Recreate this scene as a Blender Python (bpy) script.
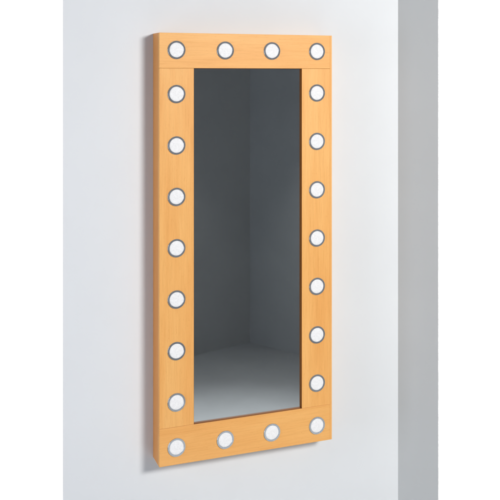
import bpy, bmesh, math
from mathutils import Vector

for o in list(bpy.data.objects):
    bpy.data.objects.remove(o)
scene = bpy.context.scene
C = scene.collection
R = math.radians
H0 = 2.9                      # camera height above the floor (m); the front of the frame stands at y = YF
YF = 3.477                    # front face of the mirror frame
YW = YF + 0.105               # face of the wall it hangs on

# ------------------------------------------------------------------ camera
cam = bpy.data.cameras.new('camera')
cam.sensor_width = 36
cam.lens = 862.08 / 500 * 36
cam.shift_y = -(250 - 75.6) / 500
cam.clip_start = 0.05
cam.clip_end = 100
co = bpy.data.objects.new('camera', cam)
co.location = (0, 0, H0)
co.rotation_euler = (R(90), 0, R(-20.4815))
C.objects.link(co)
scene.camera = co

# ------------------------------------------------------------------ world and lamps
w = bpy.data.worlds.new('World')
scene.world = w
w.use_nodes = True
bgn = w.node_tree.nodes['Background']
bgn.inputs[0].default_value = (0.66, 0.72, 1.0, 1)
bgn.inputs[1].default_value = 0.15


def area(name, loc, target, sx, sy, power, col=(1, 1, 1), shape='RECTANGLE', spread=180):
    l = bpy.data.lights.new(name, 'AREA')
    l.shape = shape
    l.size = sx
    l.size_y = sy
    l.energy = power
    l.color = col
    l.spread = R(spread)
    o = bpy.data.objects.new(name, l)
    o.location = loc
    o.rotation_euler = (Vector(target) - Vector(loc)).to_track_quat('-Z', 'Y').to_euler()
    C.objects.link(o)
    return o


area('key_softbox', (2.80, -0.72, H0 + 0.90), (1.45, YW, H0 - 1.0), 1.35, 0.85, 184, (1.0, 0.98, 0.96), 'ELLIPSE')
area('fill_softbox', (-2.0, 2.50, H0 - 0.9), (1.5, YW, H0 - 0.9), 1.3, 2.6, 47, (0.80, 0.86, 1.0))
area('low_fill', (1.35, 1.75, 0.16), (1.35, YW, H0 - 1.2), 1.3, 0.4, 6.0, (0.96, 0.97, 1.0))  # unseen fill added near the floor to lift the lower frame and wall
area('backdrop_fill_a', (0.95, 3.80, H0 - 1.1), (0.45, 4.6, H0 - 1.1), 0.25, 3.4, 95)  # unseen, added behind the wall to burn the backdrop out to white
area('backdrop_fill_b', (2.28, 3.80, H0 - 1.1), (3.1, 4.6, H0 - 1.1), 0.12, 3.4, 150)  # second added light, hidden behind the return
sp = bpy.data.lights.new('floor_fill_spot', 'SPOT')      # unseen spot added overhead to brighten the floor the mirror reflects
sp.energy = 1230
sp.spot_size = R(52)
sp.spot_blend = 0.85
sp.shadow_soft_size = 0.15
so = bpy.data.objects.new('floor_fill_spot', sp)
so.location = (2.1, 1.1, H0 + 1.3)
C.objects.link(so)

scene.view_settings.view_transform = 'Standard'
scene.view_settings.look = 'None'
scene.view_settings.exposure = 0
scene.view_settings.gamma = 1
scene.render.engine = 'CYCLES'
scene.cycles.max_bounces = 10
scene.cycles.glossy_bounces = 6


# ------------------------------------------------------------------ materials
def mat(name):
    m = bpy.data.materials.new(name)
    m.use_nodes = True
    nt = m.node_tree
    return m, nt, nt.nodes['Principled BSDF']


def node(nt, t, **kw):
    n = nt.nodes.new(t)
    for k, v in kw.items():
        if k in n.inputs:
            n.inputs[k].default_value = v
        else:
            setattr(n, k, v)
    return n


def ramp(nt, stops):
    r = nt.nodes.new('ShaderNodeValToRGB')
    e = r.color_ramp.elements
    e[0].position, e[0].color = stops[0][0], (*stops[0][1], 1)
    e[1].position, e[1].color = stops[-1][0], (*stops[-1][1], 1)
    for p, c in stops[1:-1]:
        k = e.new(p)
        k.color = (*c, 1)
    return r


def wood(name, axis, seed, tone=(1, 1, 1)):
    """Steamed beech veneer: soft long figure, fine fibre and short dark flecks along the grain."""
    m, nt, b = mat(name)
    L = nt.links.new
    tc = node(nt, 'ShaderNodeTexCoord')
    off = node(nt, 'ShaderNodeMapping')
    off.inputs['Location'].default_value = (seed * 3.1, seed * 1.7, seed * 5.3)
    L(tc.outputs['Object'], off.inputs['Vector'])

    def tex(along, across, detail, rough, dist=0.0):
        mp = node(nt, 'ShaderNodeMapping')
        s = [across] * 3
        s[axis] = along
        mp.inputs['Scale'].default_value = s
        L(off.outputs[0], mp.inputs['Vector'])
        n = node(nt, 'ShaderNodeTexNoise', Scale=1.0, Detail=detail, Roughness=rough, Distortion=dist)
        L(mp.outputs[0], n.inputs['Vector'])
        return n.outputs['Fac']
    big = tex(1.6, 17, 3, 0.55, 0.6)
    fib = tex(9, 320, 4, 0.65)
    flk = tex(75, 900, 2, 0.5)
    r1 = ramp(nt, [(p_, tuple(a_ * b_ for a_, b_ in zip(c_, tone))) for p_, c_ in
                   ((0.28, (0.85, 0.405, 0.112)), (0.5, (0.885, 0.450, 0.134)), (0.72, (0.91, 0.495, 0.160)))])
    L(big, r1.inputs['Fac'])
    r2 = ramp(nt, [(0.30, (0.93, 0.87, 0.79)), (0.52, (1, 1, 1)), (0.72, (1.03, 1.03, 1.04))])
    L(fib, r2.inputs['Fac'])
    r3 = ramp(nt, [(0.26, (0.86, 0.72, 0.60)), (0.37, (1, 1, 1))])
    L(flk, r3.inputs['Fac'])
    m1 = node(nt, 'ShaderNodeMix', data_type='RGBA', blend_type='MULTIPLY')
    m1.inputs[0].default_value = 1
    L(r1.outputs[0], m1.inputs[6]); L(r2.outputs[0], m1.inputs[7])
    m2 = node(nt, 'ShaderNodeMix', data_type='RGBA', blend_type='MULTIPLY')
    m2.inputs[0].default_value = 0.8
    L(m1.outputs[2], m2.inputs[6]); L(r3.outputs[0], m2.inputs[7])
    L(m2.outputs[2], b.inputs['Base Color'])
    bp = node(nt, 'ShaderNodeBump', Strength=0.10, Distance=0.0006)
    L(fib, bp.inputs['Height'])
    L(bp.outputs[0], b.inputs['Normal'])
    b.inputs['Roughness'].default_value = 0.48
    b.inputs['Specular IOR Level'].default_value = 0.3
    return m


def paint(name, c, var=0.02, rough=0.75, bump=0.06, scale=2.0):
    m, nt, b = mat(name)
    L = nt.links.new
    tc = node(nt, 'ShaderNodeTexCoord')
    n = node(nt, 'ShaderNodeTexNoise', Scale=scale, Detail=5.0, Roughness=0.6)
    L(tc.outputs['Object'], n.inputs['Vector'])
    r = ramp(nt, [(0.3, tuple(x * (1 - var) for x in c)), (0.7, tuple(min(1, x * (1 + var)) for x in c))])
    L(n.outputs['Fac'], r.inputs['Fac'])
    L(r.outputs[0], b.inputs['Base Color'])
    f = node(nt, 'ShaderNodeTexNoise', Scale=180.0, Detail=3.0, Roughness=0.6)
    L(tc.outputs['Object'], f.inputs['Vector'])
    bp = node(nt, 'ShaderNodeBump', Strength=bump, Distance=0.002)
    L(f.outputs['Fac'], bp.inputs['Height'])
    L(bp.outputs[0], b.inputs['Normal'])
    b.inputs['Roughness'].default_value = rough
    b.inputs['Specular IOR Level'].default_value = 0.25
    return m


M_rail = [wood('beech_rail_%d' % i, 0, i + 1) for i in range(2)]
M_stile = [wood('beech_stile_%d' % i, 2, i + 4) for i in range(2)]
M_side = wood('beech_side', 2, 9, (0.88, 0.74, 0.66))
M_lip = [wood('beech_dark_edge_%d' % i, i, 13, (0.36, 0.25, 0.16)) for i in (0, 2)]
for m_ in M_lip:
    m_.node_tree.nodes['Principled BSDF'].inputs['Specular IOR Level'].default_value = 0.05
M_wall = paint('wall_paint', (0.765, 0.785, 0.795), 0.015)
M_return = paint('return_paint_shaded', (0.565, 0.58, 0.57))  # shade on the return is put into this greyer colour
M_back = paint('backdrop_white', (0.88, 0.88, 0.88), 0.005)
M_dark = paint('room_grey_paint', (0.205, 0.214, 0.214), 0.03)
M_dark_lit = paint('room_grey_paint_lit', (0.275, 0.29, 0.295), 0.03)  # lighter copy of the room grey: the right wall's stronger light, painted in
M_floor = paint('floor_pale_concrete', (0.235, 0.25, 0.255), 0.05, 0.6)

M_glass, nt, b = mat('mirror_glass')
b.inputs['Base Color'].default_value = (0.71, 0.73, 0.74, 1)
b.inputs['Metallic'].default_value = 1
b.inputs['Roughness'].default_value = 0.015
n = node(nt, 'ShaderNodeTexNoise', Scale=6.0, Detail=4.0)
tc = node(nt, 'ShaderNodeTexCoord')
nt.links.new(tc.outputs['Object'], n.inputs['Vector'])
mr = node(nt, 'ShaderNodeMapRange')
mr.inputs['To Min'].default_value = 0.008
mr.inputs['To Max'].default_value = 0.03
nt.links.new(n.outputs['Fac'], mr.inputs['Value'])
nt.links.new(mr.outputs[0], b.inputs['Roughness'])

M_ring, nt, b = mat('brushed_steel_ring')
b.inputs['Base Color'].default_value = (0.56, 0.59, 0.63, 1)
b.inputs['Metallic'].default_value = 0.78
b.inputs['Specular IOR Level'].default_value = 0.2
n = node(nt, 'ShaderNodeTexNoise', Scale=220.0, Detail=3.0)
tc = node(nt, 'ShaderNodeTexCoord')
nt.links.new(tc.outputs['Object'], n.inputs['Vector'])
mr = node(nt, 'ShaderNodeMapRange')
mr.inputs['To Min'].default_value = 0.025
mr.inputs['To Max'].default_value = 0.05
nt.links.new(n.outputs['Fac'], mr.inputs['Value'])
nt.links.new(mr.outputs[0], b.inputs['Roughness'])

M_lens, nt, b = mat('frosted_lens')
tc = node(nt, 'ShaderNodeTexCoord')
v = node(nt, 'ShaderNodeTexVoronoi', Scale=210.0)
v.feature = 'F1'
nt.links.new(tc.outputs['Object'], v.inputs['Vector'])
n = node(nt, 'ShaderNodeTexNoise', Scale=160.0, Detail=4.0, Roughness=0.7)
nt.links.new(tc.outputs['Object'], n.inputs['Vector'])
r = ramp(nt, [(0.32, (0.46, 0.46, 0.465)), (0.6, (0.59, 0.59, 0.59))])
nt.links.new(n.outputs['Fac'], r.inputs['Fac'])
nt.links.new(r.outputs[0], b.inputs['Base Color'])
bp = node(nt, 'ShaderNodeBump', Strength=0.35, Distance=0.001)
nt.links.new(v.outputs['Distance'], bp.inputs['Height'])
nt.links.new(bp.outputs[0], b.inputs['Normal'])
b.inputs['Roughness'].default_value = 0.6
b.inputs['Specular IOR Level'].default_value = 0.25
b.inputs['Emission Color'].default_value = (1, 1, 1, 1)
b.inputs['Emission Strength'].default_value = 0.34       # the lamps glow faintly

M_edge_shade, nt, b = mat('mirror_edge_shade')  # dark colour for the shadow line along the glass edge
b.inputs['Base Color'].default_value = (0.035, 0.045, 0.06, 1)
b.inputs['Roughness'].default_value = 0.5


# ------------------------------------------------------------------ mesh helpers
def link(name, bm, m, parent=None, loc=None, smooth=False):
    me = bpy.data.meshes.new(name)
    bmesh.ops.recalc_face_normals(bm, faces=bm.faces)
    if smooth:
        for f in bm.faces:
            f.smooth = True
    bm.to_mesh(me)
    bm.free()
    me.materials.append(m)
    o = bpy.data.objects.new(name, me)
    C.objects.link(o)
    if parent:
        o.parent = parent
    if loc is not None:
        o.location = loc
    return o


def add_box(bm, x0, x1, y0, y1, z0, z1, bevel=0.0, seg=2):
    r = bmesh.ops.create_cube(bm, size=1)
    vs = r['verts']
    for v in vs:
        v.co = Vector(((x0 + x1) / 2 + v.co.x * (x1 - x0), (y0 + y1) / 2 + v.co.y * (y1 - y0),
                       (z0 + z1) / 2 + v.co.z * (z1 - z0)))
    if bevel:
        es = list({e for v in vs for e in v.link_edges})
        bmesh.ops.bevel(bm, geom=es, offset=bevel, segments=seg, affect='EDGES', profile=0.5)


def prism(bm, pts, z0, z1):
    lo = [bm.verts.new((x, y, z0)) for x, y in pts]
    hi = [bm.verts.new((x, y, z1)) for x, y in pts]
    k = len(pts)
    bm.faces.new(lo[::-1]); bm.faces.new(hi)
    for i in range(k):
        bm.faces.new((lo[i], lo[(i + 1) % k], hi[(i + 1) % k], hi[i]))


def lathe(bm, prof, n=64, close=False):
    """prof: (radius, y) pairs, revolved round the Y axis."""
    rings = []
    for r_, y in prof:
        if r_ < 1e-6:
            rings.append([bm.verts.new((0, y, 0))])
        else:
            rings.append([bm.verts.new((r_ * math.cos(2 * math.pi * i / n), y, r_ * math.sin(2 * math.pi * i / n)))
                          for i in range(n)])
    pairs = list(zip(rings, rings[1:]))
    if close:
        pairs.append((rings[-1], rings[0]))
    for a, b_ in pairs:
        for i in range(n):
            j = (i + 1) % n
            if len(a) == 1 and len(b_) == 1:
                continue
            if len(a) == 1:
                bm.faces.new((a[0], b_[i], b_[j]))
            elif len(b_) == 1:
                bm.faces.new((a[i], a[j], b_[0]))
            else:
                bm.faces.new((a[i], a[j], b_[j], b_[i]))


def struct(name, bm, m):
    o = link(name, bm, m)
    o['kind'] = 'structure'
    return o


# ------------------------------------------------------------------ the setting
bm = bmesh.new(); add_box(bm, -8, 10, -8, 8, -0.1, 0); struct('floor', bm, M_floor)

XL, XR = 0.517, 2.087          # ends of the wall the mirror hangs on
bm = bmesh.new()
prism(bm, [(XL, YW), (XR + 0.05, YW), (XR + 0.05, YW + 0.06), (XL + 0.04, YW + 0.06)], 0.0, H0 + 1.5)
struct('wall', bm, M_wall)
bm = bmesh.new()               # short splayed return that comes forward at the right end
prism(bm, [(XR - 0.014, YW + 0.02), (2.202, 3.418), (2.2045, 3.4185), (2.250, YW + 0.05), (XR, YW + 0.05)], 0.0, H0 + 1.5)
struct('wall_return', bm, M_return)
bm = bmesh.new()
prism(bm, [(-0.8, 4.6), (4.6, 4.6), (4.6, 4.7), (-0.8, 4.7)], 0.0, H0 + 1.6)
struct('backdrop', bm, M_back)


def flat(name, ax, ay, bx, by, t, m):
    d = Vector((bx - ax, by - ay)).normalized()
    nrm = Vector((d.y, -d.x)) * t
    bm = bmesh.new()
    prism(bm, [(ax, ay), (bx, by), (bx + nrm.x, by + nrm.y), (ax + nrm.x, ay + nrm.y)], 0.0, H0 + 1.4)
    struct(name, bm, m)


# the room corner that the mirror reflects
D = H0 * 862.08 / (342 - 75.6)
cx_, cy_ = D * math.sin(R(20.4815)), 2 * (YF + 0.012) - D * math.cos(R(20.4815))
dl = Vector((-1318, 427)).normalized() * 4.6
dr = Vector((638, 1158)).normalized() * 3.6
flat('room_wall_left', cx_ + dl.x, cy_ + dl.y, cx_ - dl.x * 0.009, cy_ - dl.y * 0.009, 0.08, M_dark)
flat('room_wall_right', cx_, cy_, cx_ + dr.x, cy_ + dr.y, 0.08, M_dark_lit)

# ------------------------------------------------------------------ the mirror
XA, XB = 0.8976, 1.6890
ZT, ZB = H0 + 0.1786, H0 - 1.6235
OXA, OXB = 1.0468, 1.5428      # opening
OZT, OZB = H0 + 0.0312, H0 - 1.4665
base = Vector(((XA + XB) / 2, YW, ZB))
root = bpy.data.objects.new('wall_mirror', None)
root.location = base
C.objects.link(root)
root['label'] = 'tall beech framed mirror with round white lamps along its frame, hung on pale wall'
root['category'] = 'mirror'


def part(name, boxes, m, bevel=0.0009):
    bm = bmesh.new()
    for (x0, x1, y0, y1, z0, z1) in boxes:
        add_box(bm, x0 - base.x, x1 - base.x, y0 - base.y, y1 - base.y, z0 - base.z, z1 - base.z, bevel)
    return link(name, bm, m, root)


g = 0.0006                     # the joints are hairline gaps
T = 0.020                      # thickness of the front boards
SE = 0.009                     # the right side board shows its edge on the front
part('top_rail', [(XA, XB - SE, YF, YF + T, OZT, ZT)], M_rail[0])
part('bottom_rail', [(XA, XB - SE, YF, YF + T, ZB, OZB)], M_rail[1])
part('stile', [(XA, OXA, YF, YF + T, OZB + g, OZT - g)], M_stile[0])
part('stile', [(OXB, XB - SE, YF, YF + T, OZB + g, OZT - g)], M_stile[1])
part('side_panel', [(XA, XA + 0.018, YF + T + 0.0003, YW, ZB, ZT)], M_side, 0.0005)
part('side_panel', [(XB - SE + 0.0002, XB, YF, YW, ZB, ZT)], M_stile[1], 0.0007)
part('top_panel', [(XA + 0.0185, XB - SE - 0.0005, YF + T + 0.0003, YW, ZT - 0.018, ZT)], M_rail[1], 0.0005)
part('bottom_panel', [(XA + 0.0185, XB - SE - 0.0005, YF + T + 0.0003, YW, ZB, ZB + 0.018)], M_rail[0], 0.0005)
part('back_board', [(XA + 0.019, XB - SE - 0.001, YF + T + 0.012, YF + T + 0.016, ZB + 0.019, ZT - 0.019)], M_side, 0.0)
YG = YF + 0.0125
part('mirror_glass', [(OXA + 0.0003, OXB - 0.0003, YG, YG + 0.005, OZB + 0.0003, OZT - 0.0003)], M_glass, 0.0)
q = 0.0006                     # darker edge of the opening
e0, e1 = YF + 0.0006, YG - 0.0001
part('opening_edge', [(OXA, OXA + q, e0, e1, OZB + q, OZT - q)], M_lip[1], 0.0)
part('opening_edge', [(OXB - q, OXB, e0, e1, OZB + q, OZT - q)], M_lip[1], 0.0)
part('opening_edge', [(OXA, OXB, e0, e1, OZB, OZB + q)], M_lip[0], 0.0)
part('opening_edge', [(OXA, OXB, e0, e1, OZT - q, OZT)], M_lip[0], 0.0)
s = 0.0022  # thin dark strips put in as the shadow line, left and top
part('edge_shade_strip', [(OXA + q, OXA + q + s, YG - 0.0012, YG - 0.0002, OZB + q, OZT - q)], M_edge_shade, 0.0)
part('edge_shade_strip', [(OXA + q + s, OXB - q, YG - 0.0012, YG - 0.0002, OZT - q - s, OZT - q)], M_edge_shade, 0.0)

# lamps: lens (part) with its steel ring (sub-part)
bm = bmesh.new()
lathe(bm, [(0.0, -0.0042), (0.010, -0.0040), (0.020, -0.0033), (0.027, -0.0026), (0.0305, -0.0018), (0.0307, -0.0001)])
lens0 = link('lamp', bm, M_lens, root, smooth=True)
bm = bmesh.new()
lathe(bm, [(0.0308, -0.0003), (0.0308, -0.0029), (0.0311, -0.0032), (0.0379, -0.0032), (0.0382, -0.0029), (0.0384, -0.0002)], close=True)
ring0 = link('ring', bm, M_ring, lens0)
xc = (XA + XB) / 2
spots = [(xc + dx, H0 + 0.107) for dx in (-0.322, -0.107, 0.107, 0.322)]
for zz in (-0.077, -0.2915, -0.506, -0.720, -0.934, -1.149, -1.363):
    spots += [(xc - 0.322, H0 + zz), (xc + 0.322, H0 + zz)]
spots += [(xc + dx, H0 - 1.551) for dx in (-0.322, -0.107, 0.107, 0.322)]
for i, (x, z) in enumerate(spots):
    if i == 0:
        l, r_ = lens0, ring0
    else:
        l = lens0.copy(); C.objects.link(l)
        r_ = ring0.copy(); C.objects.link(r_)
        l.parent = root
        r_.parent = l
    l.location = (x - base.x, YF - base.y, z - base.z)
    l.rotation_euler = (0, i * 1.3, 0)
